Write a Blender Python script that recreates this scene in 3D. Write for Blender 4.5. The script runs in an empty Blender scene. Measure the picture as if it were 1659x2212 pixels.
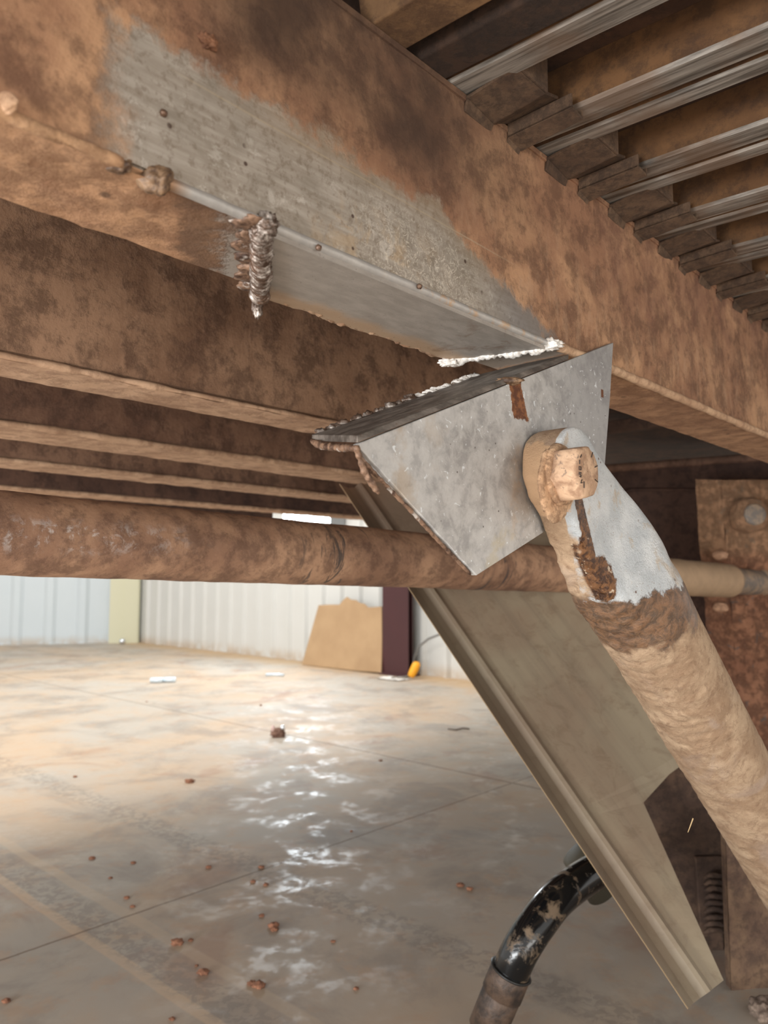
import bpy, bmesh, math, random
from math import sin, cos, atan, pi, radians, sqrt
from mathutils import Vector, Matrix, noise
random.seed(7)
sc = bpy.context.scene
C = sc.collection
# ------------------------------------------------------------------ camera
F = 1660.0; CX = 829.5; CY = 1106.0; H = 0.85
PITCH = atan(144/1660)
cam = bpy.data.cameras.new('camera'); cam_o = bpy.data.objects.new('camera', cam); C.objects.link(cam_o)
cam.sensor_fit = 'VERTICAL'; cam.sensor_height = 34.6; cam.lens = F/2212*34.6
cam.clip_start = 0.02
cam_o.location = (0, 0, H); cam_o.rotation_euler = (pi/2+PITCH, 0, 0)
cam.dof.use_dof = True; cam.dof.focus_distance = 0.84; cam.dof.aperture_fstop = 7.0
sc.camera = cam_o
# ------------------------------------------------------------------ light and exposure
sc.view_settings.view_transform = 'Standard'; sc.view_settings.look = 'None'
sc.view_settings.exposure = 0.6; sc.view_settings.gamma = 1; sc.view_settings.use_curve_mapping = False
w = bpy.data.worlds.new('hall_daylight'); sc.world = w; w.use_nodes = True
w.node_tree.nodes['Background'].inputs[0].default_value = (1.0, 0.97, 0.93, 1)
w.node_tree.nodes['Background'].inputs[1].default_value = 0.95
def area(name, loc, target, sx, sy, power, col):
    l = bpy.data.lights.new(name, 'AREA'); l.shape = 'RECTANGLE'; l.size = sx; l.size_y = sy; l.energy = power; l.color = col
    o = bpy.data.objects.new(name, l); C.objects.link(o); o.location = loc
    o.rotation_euler = (Vector(target)-Vector(loc)).to_track_quat('-Z', 'Y').to_euler(); return o
area('low_fill_light', (-2.2, -1.5, 0.42), (0.4, 1.0, 1.1), 2.2, 0.8, 82, (0.95, 0.98, 1.0))  # added low fill behind the camera, brightens the beam undersides
area('low_fill_light', (1.5, -1.8, 0.40), (0.6, 1.2, 1.1), 2.0, 0.8, 22, (1.0, 0.97, 0.92))  # second, weaker added fill on the right, no doorway there
area('ceiling_light_row', (-2.5, 4.8, 5.2), (-2.2, 5.2, 0), 4.0, 3.0, 190, (1.0, 0.99, 0.96))
area('ceiling_light_row', (-3.5, 0.8, 5.2), (-2.5, 1.4, 0), 3.0, 3.0, 160, (1.0, 0.97, 0.92))

# ------------------------------------------------------------------ pixel / truck helpers
CAM = Vector((0, 0, H))
def ray(x, y):
    a = (x-CX)/F; b = -(y-CY)/F
    return Vector((a, cos(PITCH)-b*sin(PITCH), sin(PITCH)+b*cos(PITCH)))
UB = radians(42.94); VB = radians(-49.9)
U = Vector((sin(UB), cos(UB), 0)); N = Vector((-cos(UB), sin(UB), 0)); V = Vector((sin(VB), cos(VB), 0)); Z = Vector((0, 0, 1))
def TP(t, p, z): return U*t + N*p + Z*z + CAM          # truck frame: along the beams, across them, height above the lens
def at(x, y, d): return CAM + ray(x, y)*d
def onp(x, y, p):
    r = ray(x, y); P = r*(p/r.dot(N)); return P.dot(U), P.z
def onz(x, y, z):
    r = ray(x, y); P = r*(z/r.z); return P.dot(U), P.dot(N)
def onplane(x, y, p0, nn):
    r = ray(x, y); return CAM + r*((p0-CAM).dot(nn)/r.dot(nn))
def floor_at(x, y):
    r = ray(x, y); return CAM + r*(-H/r.z)

# ------------------------------------------------------------------ shader helper
class S:
    def __init__(s, g, k): s.g = g; s.k = k
    def _m(s, op, b=None, c=None, rev=False):
        n = s.g.nt.nodes.new('ShaderNodeMath'); n.operation = op
        a = s
        if rev: a, b = b, a
        for i, v in enumerate((a, b, c)):
            if v is None: continue
            if isinstance(v, S): s.g.nt.links.new(v.k, n.inputs[i])
            else: n.inputs[i].default_value = v
        return S(s.g, n.outputs[0])
    def __add__(s, o): return s._m('ADD', o)
    __radd__ = __add__
    def __sub__(s, o): return s._m('SUBTRACT', o)
    def __rsub__(s, o): return s._m('SUBTRACT', o, rev=True)
    def __mul__(s, o): return s._m('MULTIPLY', o)
    __rmul__ = __mul__
    def abs(s): return s._m('ABSOLUTE')
    def max(s, o): return s._m('MAXIMUM', o)
    def min(s, o): return s._m('MINIMUM', o)
    def pow(s, o): return s._m('POWER', o)
    def step(s, lo, hi):
        n = s.g.nt.nodes.new('ShaderNodeMapRange'); n.interpolation_type = 'SMOOTHSTEP'
        s.g.nt.links.new(s.k, n.inputs[0])
        if lo < hi: n.inputs[1].default_value = lo; n.inputs[2].default_value = hi
        else:
            n.inputs[1].default_value = hi; n.inputs[2].default_value = lo
            n.inputs[3].default_value = 1; n.inputs[4].default_value = 0
        return S(s.g, n.outputs[0])
def lin(c):
    if c[0]-c[2] < 112 and c[0] > c[2]+12:          # dusty browns are duller than pure earth colours
        l_ = .3*c[0]+.59*c[1]+.11*c[2]; c = tuple(min(250, (l_+(v-l_)*.84)*1.03) for v in c)
    return tuple(((v/255)/12.92 if v/255 <= .04045 else ((v/255+.055)/1.055)**2.4) for v in c)+(1,)
class G:
    def __init__(s, name):
        s.m = bpy.data.materials.new(name); s.m.use_nodes = True; s.nt = s.m.node_tree
        s.b = s.nt.nodes['Principled BSDF']
        s.geo = s.nt.nodes.new('ShaderNodeNewGeometry')
        s.pos = s.geo.outputs['Position']
    def dot(s, v, off=0.0):
        n = s.nt.nodes.new('ShaderNodeVectorMath'); n.operation = 'DOT_PRODUCT'
        s.nt.links.new(s.pos, n.inputs[0]); n.inputs[1].default_value = v
        r = S(s, n.outputs['Value']); return r+off if off else r
    def tpz(s):
        if not hasattr(s, '_tpz'): s._tpz = (s.dot(U), s.dot(N), s.dot(Z, -H))
        return s._tpz
    def vec(s, a, b, c):
        n = s.nt.nodes.new('ShaderNodeCombineXYZ')
        for i, v in enumerate((a, b, c)):
            if isinstance(v, S): s.nt.links.new(v.k, n.inputs[i])
            else: n.inputs[i].default_value = v
        return n.outputs[0]
    def noise(s, scale, detail=5, rough=.55, dist=0, vec=None, lo=None, hi=None):
        n = s.nt.nodes.new('ShaderNodeTexNoise'); s.nt.links.new(vec or s.pos, n.inputs['Vector'])
        n.inputs['Scale'].default_value = scale; n.inputs['Detail'].default_value = detail
        n.inputs['Roughness'].default_value = rough; n.inputs['Distortion'].default_value = dist
        r = S(s, n.outputs[0]); return r.step(lo, hi) if lo is not None else r
    def voro(s, scale, vec=None, feature='F1', out='Distance', rnd=1):
        n = s.nt.nodes.new('ShaderNodeTexVoronoi'); n.feature = feature; s.nt.links.new(vec or s.pos, n.inputs['Vector'])
        n.inputs['Scale'].default_value = scale; n.inputs['Randomness'].default_value = rnd
        return S(s, n.outputs[out])
    def mix(s, f, a, b):
        n = s.nt.nodes.new('ShaderNodeMix'); n.data_type = 'RGBA'
        if isinstance(f, S): s.nt.links.new(f.k, n.inputs[0])
        else: n.inputs[0].default_value = f
        for i, v in ((6, a), (7, b)):
            if isinstance(v, S): s.nt.links.new(v.k, n.inputs[i])
            else: n.inputs[i].default_value = lin(v)
        return S(s, n.outputs[2])
    def out(s, col, rough=.85, metal=0, h=None, strength=.5, dist=.002):
        if isinstance(col, S): s.nt.links.new(col.k, s.b.inputs['Base Color'])
        else: s.b.inputs['Base Color'].default_value = lin(col)
        for k, v in (('Roughness', rough), ('Metallic', metal)):
            if isinstance(v, S): s.nt.links.new(v.k, s.b.inputs[k])
            else: s.b.inputs[k].default_value = v
        if h is not None:
            n = s.nt.nodes.new('ShaderNodeBump'); n.inputs['Strength'].default_value = strength; n.inputs['Distance'].default_value = dist
            s.nt.links.new(h.k, n.inputs['Height']); s.nt.links.new(n.outputs[0], s.b.inputs['Normal'])
        return s.m

def mud_layers(g, light, mid, dark, sc_=1.0, seedvec=None):
    """dusty mud on steel: large patches, mid blotches, fine grains"""
    a = g.noise(6*sc_, 8, .68, .05, lo=.38, hi=.62); b = g.noise(26*sc_, 9, .74, .08, lo=.44, hi=.62); c = g.noise(190*sc_, 5, .7)
    col = g.mix(a, mid, light); col = g.mix(b*.62, col, dark); col = g.mix(c.step(.55, .75)*.35, col, light); col = g.mix(c.step(.42, .28)*.35, col, dark)
    return col, (a*.4+b*.35+c*.25), b, c
def mud_mat(name, light, mid, dark, sc_=1.0, rough=.9, bump=.5, dist=.003):
    g = G(name); col, h, b, c = mud_layers(g, light, mid, dark, sc_)
    return g.out(col, rough, 0, h, bump, dist)

# ---- materials
def m_beam_a():
    g = G('main_beam_mud_and_bare_metal'); t, p, z = g.tpz()
    col, h, b, c = mud_layers(g, (188, 140, 100), (150, 104, 74), (88, 56, 39))
    # darker band on the upper middle of the web, redder to the right
    dk = (t.step(.22, .36)*t.step(.80, .5)*z.step(.33, .42)); n1 = g.noise(9, 6, .6, lo=.3, hi=.62)
    col = g.mix(dk*(n1*.4+.55), col, (66, 44, 31))
    rd = t.step(.78, .95)*g.noise(12, 6, .65, .4, lo=.42, hi=.6)*z.step(.28, .4)
    col = g.mix(rd*.5, col, (118, 74, 58))
    sv = g.vec(t*1.0, p*1.0, z*.25)
    streak = g.noise(70, 5, .7, vec=sv, lo=.5, hi=.66)
    col = g.mix(streak*z.step(.45, .34)*t.step(.45, .7)*.35, col, (178, 140, 108))
    # ground and washed bare metal patch on the lower web
    nn = (g.noise(26, 7, .7)-.5)*.075 + (g.noise(7, 4)-.5)*.03
    zu = .360 - (t-.55).max(0)*.40
    m = (zu - z + nn).step(-.006, .010)*(t-.225+nn).step(-.012, .02)*(.775-t+nn*.6).step(-.004, .014)
    lv = g.vec(t*.08, p, z*1.0)
    br = g.noise(220, 4, .6, vec=lv)
    grey = g.mix(br.step(.30, .75), (154, 142, 127), (178, 168, 155)); grey = g.mix(g.noise(120, 6, .75, lo=.50, hi=.62)*.5, grey, (116, 98, 78)); grey = g.mix(g.noise(45, 7, .75, .3, lo=.56, hi=.62)*z.step(.36, .30)*.6, grey, (204, 196, 184))
    bl = g.noise(16, 6, .65, .8, lo=.42, hi=.66)
    grey = g.mix(bl*.4, grey, (120, 110, 94))
    edge = (zu-z).step(.035, .0)*t.step(.28, .4)
    grey = g.mix(edge*.55, grey, (140, 112, 80))
    # water marks: pale ringlets in the middle right
    ring = g.noise(75, 5, .6, 1.6); ring = (ring-.5).abs().step(.022, .0)
    rm = (t-.53).abs().step(.12, .04)*z.step(.355, .30)
    grey = g.mix((ring*rm)*.9, grey, (218, 208, 190))
    tanw = g.noise(30, 6, .7, .5, lo=.48, hi=.62)*(t-.47).abs().step(.12, .02)*z.step(.335, .29)
    grey = g.mix(tanw*.6, grey, (184, 156, 120))
    dkp = t.step(.60, .70)
    grey = g.mix(dkp*.55, grey, (112, 112, 116))
    sp = g.voro(60).step(.14, .09)*g.noise(9, 2, lo=.56, hi=.62)
    grey = g.mix(sp*.85, grey, (66, 38, 28))
    scr = (z-.352+.02*t).abs().step(.0012, .0003)*t.step(.25, .3)*t.step(.72, .6)
    col = g.mix(m, col, grey); col = g.mix(scr*.5, col, (176, 156, 126))
    hh = h*(1-m)+m*br*.03
    return g.out(col, .92-m*.38, m*.2, hh, .55, .004)
def m_flange_a():
    g = G('flange_underside_mud_and_bare_metal'); t, p, z = g.tpz()
    col, h, b, c = mud_layers(g, (186, 138, 98), (158, 112, 78), (120, 78, 50), 1.3)
    nn = (g.noise(24, 7, .7)-.5)*.10
    q = t-(p-.5)*.6
    halo = (q-.305+nn).step(-.01, .01)*(q-.40+nn).step(.02, -.01)
    m = (q-.345+nn).step(-.01, .012)*(.80-t+nn*.3).step(-.004, .01)
    br = g.noise(120, 5, .6, vec=g.vec(t*.3, p, z))
    grey = g.mix(br, (150, 141, 131), (170, 162, 153))
    grey = g.mix(g.noise(60, 6, .7, lo=.6, hi=.7)*.6, grey, (100, 62, 40))
    col = g.mix(halo*.75, col, (96, 66, 44)); col = g.mix(m, col, grey)
    sp = g.voro(28).step(.16, .1)*g.noise(7, 2, lo=.55, hi=.6)
    col = g.mix(sp*.8*(1-m), col, (84, 58, 38))
    pock = g.noise(70, 5, .6, .3)
    return g.out(col, .9-m*.35, m*.25, h*(1-m)*.8+pock*(1-m)*.6+m*br*.06, .7, .004)
def m_repair():
    g = G('grey_repair_plate'); t, p, z = g.tpz()
    br = g.noise(90, 6, .65, vec=g.vec(t*.35, p, z)); fine = g.noise(400, 3)
    col = g.mix(br.step(.35, .7), (156, 148, 139), (174, 166, 157))
    rim = (p-.528-(g.noise(40, 5)-.5)*.03).step(-.01, .012)
    col = g.mix(rim*.75, col, (186, 150, 112))
    st = g.noise(28, 7, .7, .5, lo=.52, hi=.66)*t.step(.55, .66)
    col = g.mix(st*.5, col, (122, 88, 58))
    col = g.mix(fine.step(.68, .76)*.6, col, (196, 190, 182)); col = g.mix(fine.step(.33, .28)*.5, col, (70, 52, 42))
    return g.out(col, .5, .3, br*.4+fine*.4, .25, .001)
def m_lip():
    g = G('bright_rolled_edge'); t, p, z = g.tpz()
    n1 = g.noise(50, 6, .7, .4, lo=.5, hi=.62)
    col = g.mix(g.noise(90, 4), (160, 158, 156), (206, 202, 196)); col = g.mix(n1*.7*t.step(.45, .55), col, (204, 160, 112))
    mud = t.step(.285, .262)
    col = g.mix(mud, col, (166, 122, 84))
    return g.out(col, .45, .35*1.0, g.noise(160, 4), .3, .0015)
def m_weld():
    g = G('fresh_weld_metal'); n1 = g.noise(90, 6, .7, .5)
    col = g.mix(n1.step(.42, .72), (92, 70, 56), (206, 196, 186)); col = g.mix(g.noise(30, 4, lo=.5, hi=.62)*.5, col, (120, 84, 60))
    return g.out(col, .38, .45, n1, .5, .002)
def m_weld_white():
    g = G('white_oxide_weld'); n1 = g.noise(120, 6, .7, .5)
    col = g.mix(n1.step(.3, .6), (170, 158, 146), (236, 232, 226))
    return g.out(col, .55, .1, n1, .5, .002)
def m_galv():
    g = G('galvanised_plate'); t, p, z = g.tpz()
    big = g.noise(14, 5, .6, .4, lo=.35, hi=.65); mid = g.noise(60, 6, .7, .3); fine = g.voro(420)
    col = g.mix(big, (158, 155, 152), (188, 186, 183)); col = g.mix(mid.step(.4, .65)*.6, col, (204, 202, 198))
    col = g.mix(mid.step(.47, .38)*.3, col, (134, 133, 133))
    rt = t.step(.70, .84); col = g.mix(rt*.5, col, (132, 131, 133))
    lf = t.step(.60, .46)*g.noise(24, 5, .6, lo=.52, hi=.66); col = g.mix(lf*.55, col, (166, 136, 98))
    bt = z.step(.09, .03)*g.noise(18, 6, .6, .5, lo=.5, hi=.62)*t.step(.57, .64); col = g.mix(bt*.6, col, (186, 172, 140))
    spk = g.noise(130, 3, .5, 1.2, lo=.66, hi=.70); col = g.mix(spk*.8, col, (226, 230, 232))
    dot = g.voro(95).step(.12, .06)*g.noise(33, 2, lo=.56, hi=.6); col = g.mix(dot*.8, col, (62, 44, 34))
    # scratch lines
    sq = (z*1.0+(t-.80)*1.5-.215).abs().step(.0006, .0002)*t.step(.75, .76)*t.step(.80, .79); col = g.mix(sq*.6, col, (205, 208, 210))
    # rust running out of the notch at the top edge
    (t1, z1), (t2, z2) = onp(1112, 822, .437), onp(1126, 907, .437)
    k = (t2-t1)/(z2-z1)
    nn = (g.noise(160, 4, .6)-.5)*.009
    prog = (z1-z)*(1/(z1-z2))
    d = (t-t1-(z-z1)*k).abs()-prog*.004-.0105+nn
    rm = d.step(.0012, -.0006)*(z-z2+nn*1.6).step(-.001, .001)*(z1+.010-z).step(-.001, .001)
    rc = g.mix(g.noise(120, 5, .7, lo=.4, hi=.6), (92, 46, 20), (140, 82, 40))
    col = g.mix(rm, col, rc)
    t3, z3 = onp(1301, 850, .437)
    rd = ((t-t3).abs()*1.6).max((z-z3).abs()).step(.0055, .0045); col = g.mix(rd, col, (112, 62, 30))
    # mud smeared round the strut end
    t4, z4 = onp(1120, 1060, .437)
    sm = ((t-t4).abs()*1.7).max((z-z4).abs()*.45)+(g.noise(50, 5)-.5)*.03
    col = g.mix(sm.step(.030, .012)*.35*g.noise(40, 5, .7, lo=.45, hi=.6), col, (196, 164, 128))
    ro = .42+mid*.25
    return g.out(col, ro, .15*(1-rm), mid*.4+fine*.2+rm*.3, .22, .0012)
def m_leg_under():
    g = G('dark_leg_steel'); t, p, z = g.tpz()  # top leg gets a darker streaked steel than the face plate
    s1 = g.noise(70, 6, .7, vec=g.vec(t*.25, p, z))
    col = g.mix(s1.step(.35, .7), (84, 76, 69), (142, 132, 122)); col = g.mix(g.noise(40, 6, .7, .5, lo=.58, hi=.68)*.6, col, (92, 60, 40))
    return g.out(col, .45, .4, s1, .4, .0015)
def m_rustyedge():
    g = G('torn_brown_plate_edge'); n1 = g.noise(90, 6, .7, .4)
    col = g.mix(n1.step(.35, .65), (66, 42, 30), (148, 112, 86)); col = g.mix(g.noise(60, 4, lo=.6, hi=.68)*.7, col, (200, 190, 180))
    return g.out(col, .55, .2, n1, .7, .002)

MUD_LIGHT = (186, 144, 108)
# strut frame, shared by its mesh and its material
P_STRUT = .412
_a0 = onp(1216, 1020, P_STRUT); _a1 = onp(1634, 1767, P_STRUT)
A0 = Vector(_a0); _ax = (Vector(_a1)-A0).normalized(); _wx = Vector((_ax.y, -_ax.x))
if _wx.x < 0: _wx = -_wx
AX3 = U*_ax.x+Z*_ax.y; WX3 = U*_wx.x+Z*_wx.y; O3 = TP(A0.x, P_STRUT, A0.y)
def m_strut():
    g = G('strut_mud_over_galvanising'); t, p, z = g.tpz()
    s_ = g.dot(AX3, -O3.dot(AX3)); wv = g.dot(WX3, -O3.dot(WX3))
    wav = g.noise(16, 8, .68, .5); fib = g.noise(75, 9, .75, .7); fine = g.noise(380, 5, .7)
    mud = g.mix(wav.step(.38, .62), (160, 126, 94), (190, 158, 124)); mud = g.mix(fib.step(.48, .64)*.6, mud, (134, 100, 72))
    mud = g.mix(g.noise(9, 5, .6, .8, lo=.56, hi=.68)*.4, mud, (172, 150, 136)); mud = g.mix(fine.step(.6, .75)*.45, mud, (226, 200, 166)); mud = g.mix(fine.step(.42, .28)*.4, mud, (110, 82, 60))
    nn = (g.noise(34, 7, .68)-.5)
    galv = g.mix(g.noise(25, 5, lo=.4, hi=.65), (196, 200, 202), (222, 224, 224))
    dots = g.voro(240).step(.16, .08)*g.noise(26, 3, lo=.48, hi=.58); galv = g.mix(dots*.8, galv, (150, 112, 78))
    big = g.voro(70).step(.12, .08)*g.noise(17, 2, lo=.52, hi=.56); galv = g.mix(big*.85, galv, (104, 62, 40))
    lm = g.noise(22, 6, .7, .6, lo=.55, hi=.66); galv = g.mix(lm*.55, galv, (196, 162, 116))
    low = g_low[1]+(wv-g_low[0])*((g_low[3]-g_low[1])/(g_low[2]-g_low[0]))
    gm = (low-s_+nn*.07).step(-.003, .005)*(.3975+s_.max(0)*.20-p+nn*.004).step(-.001, .001)*(wv-g_left+(s_-g_s0).max(0)*g_k+nn*.03).step(-.003, .004)
    # wet brown collar below the bare part
    wet = (s_-.140+nn*.06-wv*.25).step(-.01, .012)*(.262+nn*.12+wv*.35-s_).step(-.008, .016)
    wetc = g.mix(fib.step(.38, .62), (62, 38, 24), (138, 94, 60)); 
    col = g.mix(wet*.85, mud, wetc); col = g.mix(gm, col, galv)
    # mud packed around the bolt
    tb, pb, zb = hit_tpz(1192, 1050)
    rr = ((t-tb)*(t-tb)+(z-zb)*(z-zb)*.42).pow(.5)+nn*.03
    pk = rr.step(.030, .026); col = g.mix(pk, col, (204, 160, 118))
    # rust run
    (t1, _, z1), (t2, _, z2) = hit_tpz(1253, 1095), hit_tpz(1270, 1232)
    k = (t2-t1)/(z2-z1); n2 = (g.noise(170, 4, .6)-.5)*.006
    d = (t-t1-(z-z1)*k).abs()-.0088+n2
    run = d.step(.0012, -.0008)*(z-z2+.02).step(-.001, .002)*(z1+.010-z).step(-.002, .002)
    tc, _, zc = hit_tpz(1274, 1262)
    blob = (((t-tc)*(t-tc)*1.0+(z-zc)*(z-zc)*.45).pow(.5)+nn*.03).step(.0225, .0195)
    rm = run.max(blob)*(.41-p).step(0, .004)
    rc = g.mix(g.noise(110, 6, .7, .6, lo=.4, hi=.6), (66, 36, 18), (132, 84, 44)); rc = g.mix(g.noise(150, 3, lo=.62, hi=.7)*.8, rc, (214, 190, 160))
    col = g.mix(rm, col, rc)
    rough = .9-gm*.35-wet*.6-rm*.35+nn*.3
    h = wav*.3+fib*.8+fine*.5+(1-gm)*.5+rm*.2
    return g.out(col, rough.max(.22), gm*.12, h, .85, .0035)

def m_pipe():
    g = G('muddy_tube'); t, p, z = g.tpz()
    col, h, b, c = mud_layers(g, (178, 134, 100), (140, 100, 74), (92, 62, 46))
    wh = g.noise(46, 6, .75, .5, lo=.5, hi=.64)*(t-.42).abs().step(.28, .05)*(z-.055).abs().step(.03, .005)
    col = g.mix(wh*.6, col, (196, 188, 182))
    rg = g.noise(30, 6, .7, 1.2, vec=g.vec(t*1.6, p*.3, z*.3), lo=.56, hi=.62)*((t-.93).abs().step(.14, .04).max((t-1.36).abs().step(.10, .03)))
    col = g.mix(rg*.9, col, (70, 62, 58))
    rt = t.step(1.7, 2.0); col = g.mix(rt*.7, col, (196, 164, 126))
    tail = t.step(2.28, 2.30); 
    return g.out(col, .8, 0, h, .5, .003)
def m_joist():
    g = G('brown_coated_joist'); col, h, b, c = mud_layers(g, (112, 74, 38), (92, 58, 28), (60, 38, 22), 1.5)
    return g.out(col, .85, 0, h, .3, .002)
def m_joist_under():
    g = G('scuffed_bare_joist_underside'); q = g.dot(V); r_ = g.dot(Vector((V.y, -V.x, 0)))
    n1 = g.noise(90, 6, .7, .2, vec=g.vec(q*.05, r_, 0.0)); n2 = g.noise(9, 5, .6, lo=.42, hi=.62)
    col = g.mix(n1.step(.35, .65), (74, 66, 58), (160, 152, 142)); col = g.mix(n2*.6, col, (112, 80, 54))
    return g.out(col, .6, .2, n1, .3, .001)
def m_floor():
    g = G('stained_concrete'); t, p, z = g.tpz()
    a = g.noise(.9, 6, .6, .6, lo=.40, hi=.62); b = g.noise(2.6, 7, .65, .5, lo=.45, hi=.65); c = g.noise(9, 6, .7, lo=.5, hi=.66); f = g.noise(160, 3)
    col = g.mix(a, (168, 158, 145), (178, 154, 128)); col = g.mix(b*.55, col, (128, 116, 106)); col = g.mix(c*.35, col, (184, 142, 102))
    s3 = g.noise(1.7, 5, .6, 1.1, lo=.55, hi=.70); col = g.mix(s3*.45, col, (150, 104, 76))
    # tyre tracks running across under the truck
    def track(px, py, wd, colr, amt, broken):
        nonlocal col
        tt, pp = onz(px, py, -H)
        d = (t-tt+(g.noise(3, 2)-.5)*.02).abs()
        m = d.step(wd, wd*.6)
        if broken: m = m*g.noise(40, 4, .6, .6, lo=.44, hi=.56)
        col = g.mix(m*amt, col, colr)
    track(463, 2212, .018, (214, 178, 138), .4, False); track(640, 2190, .022, (200, 172, 138), .3, False)
    track(560, 2212, .06, (114, 106, 98), .22, True); track(1000, 2060, .07, (104, 96, 88), .32, True); track(300, 2060, .06, (118, 110, 104), .2, True)
    _, p1 = onz(0, 2060, -H); _, p2 = onz(1100, 1702, -H); t3, _ = onz(0, 1453, -H); t4, _ = onz(1087, 1692, -H)
    wig = (g.noise(30, 4)-.5)*.006
    j = (p-(p1+p2)/2+wig).abs().step(.0045, .0025).max((t-(t3+t4)/2+wig).abs().step(.007, .004))
    col = g.mix(j*.75, col, (108, 84, 62))
    # dirt drifted along the wall foot
    ft = g.dot(WN, -W1.dot(WN)).abs()
    dirt = (ft+(g.noise(3, 4)-.5)*.5).step(.55, .1); col = g.mix(dirt*.7, col, (186, 150, 104))
    wet = g.noise(5.5, 6, .65, .4, lo=.47, hi=.62)*g.noise(24, 6, .7, lo=.38, hi=.6)
    rough = .66-wet*.34+f*.06
    return g.out(col, rough, 0, b*.2+f*.12-j*.8+g.noise(7, 4)*.5, .35, .004)

# ------------------------------------------------------------------ mesh helpers
def base_center(vs):
    xs = [v.x for v in vs]; ys = [v.y for v in vs]; zs = [v.z for v in vs]
    return Vector(((min(xs)+max(xs))/2, (min(ys)+max(ys))/2, min(zs)))
def obj(name, verts, faces, mat, parent=None, label=None, smooth=False, bevel=0, mats=None, midx=None, origin=None):
    verts = [Vector(v) for v in verts]
    o0 = origin if origin is not None else (parent['_o'] if False else base_center(verts))
    me = bpy.data.meshes.new(name); me.from_pydata([v-o0 for v in verts], [], faces); me.update()
    for m in (mats or [mat]): me.materials.append(m)
    if midx:
        for f, i in zip(me.polygons, midx): f.material_index = i
    if smooth:
        for f in me.polygons: f.use_smooth = True
    bm = bmesh.new(); bm.from_mesh(me); bmesh.ops.recalc_face_normals(bm, faces=bm.faces); bm.to_mesh(me); bm.free()
    o = bpy.data.objects.new(name, me); C.objects.link(o)
    if parent is not None:
        o.parent = parent; o.location = o0-WLOC(parent)
    else: o.location = o0
    if bevel:
        b = o.modifiers.new('bevel', 'BEVEL'); b.width = bevel; b.segments = 3; b.limit_method = 'ANGLE'; b.angle_limit = radians(40)
    if label: o['label'] = label
    return o
def WLOC(o):
    v = Vector(o.location)
    while o.parent: o = o.parent; v += Vector(o.location)
    return v
def thing(name, loc, label, cat, group=None):
    o = bpy.data.objects.new(name, None); C.objects.link(o); o.location = loc; o.empty_display_size = .02
    return tag(o, label, cat, group)
def tag(o, label, cat, group=None):
    o['label'] = label; o['category'] = cat
    if group: o['group'] = group
    return o
def struct(o): o['kind'] = 'structure'; return o
def prism(base, ext):
    """polygon (list of Vector) extruded by a vector"""
    n = len(base); v = [Vector(b) for b in base]+[Vector(b)+ext for b in base]
    f = [list(range(n))[::-1], list(range(n, 2*n))]+[[i, (i+1) % n, n+(i+1) % n, n+i] for i in range(n)]
    return v, f
def box(o, a, b, c):
    o = Vector(o); return prism([o, o+a, o+a+b, o+b], c)
def tbox(t0, t1, p0, p1, z0, z1): return box(TP(t0, p0, z0), U*(t1-t0), N*(p1-p0), Z*(z1-z0))
def join(parts):
    V_, F_ = [], []
    for v, f in parts:
        k = len(V_); V_ += list(v); F_ += [[i+k for i in q] for q in f]
    return V_, F_
def frame(d):
    d = d.normalized(); a = Z if abs(d.z) < .9 else Vector((1, 0, 0)); x = d.cross(a).normalized(); return x, x.cross(d).normalized()
def tube(path, rad, seg=24, caps=True, amp=0, freq=30, rfun=None):
    path = [Vector(p) for p in path]; V_, F_ = [], []
    n = len(path); x = None
    for i, p in enumerate(path):
        d = path[min(i+1, n-1)]-path[max(i-1, 0)]
        if x is None: x, y = frame(d)
        else:
            d.normalize(); x = (x-d*x.dot(d)).normalized(); y = x.cross(d)
        r = rad[i] if isinstance(rad, (list, tuple)) else rad
        for k in range(seg):
            a = 2*pi*k/seg; dirv = x*cos(a)+y*sin(a); q = p+dirv*r
            if rfun: q = p+dirv*rfun(i/(n-1), a, r)
            if amp: q = q+dirv*amp*(noise.fractal(q*freq, 1.0, 2.0, 5)+.5*noise.noise(q*freq*.3))
            V_.append(q)
    for i in range(n-1):
        for k in range(seg):
            k2 = (k+1) % seg; F_.append([i*seg+k, i*seg+k2, (i+1)*seg+k2, (i+1)*seg+k])
    if caps: F_.append(list(range(seg))[::-1]); F_.append([(n-1)*seg+k for k in range(seg)])
    return V_, F_
def line(a, b, n): a = Vector(a); b = Vector(b); return [a.lerp(b, i/n) for i in range(n+1)]
def grid(fn, na, nb):
    V_ = [fn(i/na, j/nb) for i in range(na+1) for j in range(nb+1)]
    F_ = [[i*(nb+1)+j, (i+1)*(nb+1)+j, (i+1)*(nb+1)+j+1, i*(nb+1)+j+1] for i in range(na) for j in range(nb)]
    return V_, F_
def blob(c, rx, ry, rz, amp=.25, freq=2.0, seed=0, sub=3):
    bm = bmesh.new(); bmesh.ops.create_icosphere(bm, subdivisions=sub, radius=1)
    V_ = []
    for v in bm.verts:
        q = v.co.copy(); s = 1+amp*noise.fractal(q*freq+Vector((seed*7.3, seed*3.1, seed)), 1.0, 2.0, 4)
        V_.append(Vector(c)+Vector((q.x*rx*s, q.y*ry*s, q.z*rz*s)))
    F_ = [[v.index for v in f.verts] for f in bm.faces]; bm.free(); return V_, F_
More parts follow.
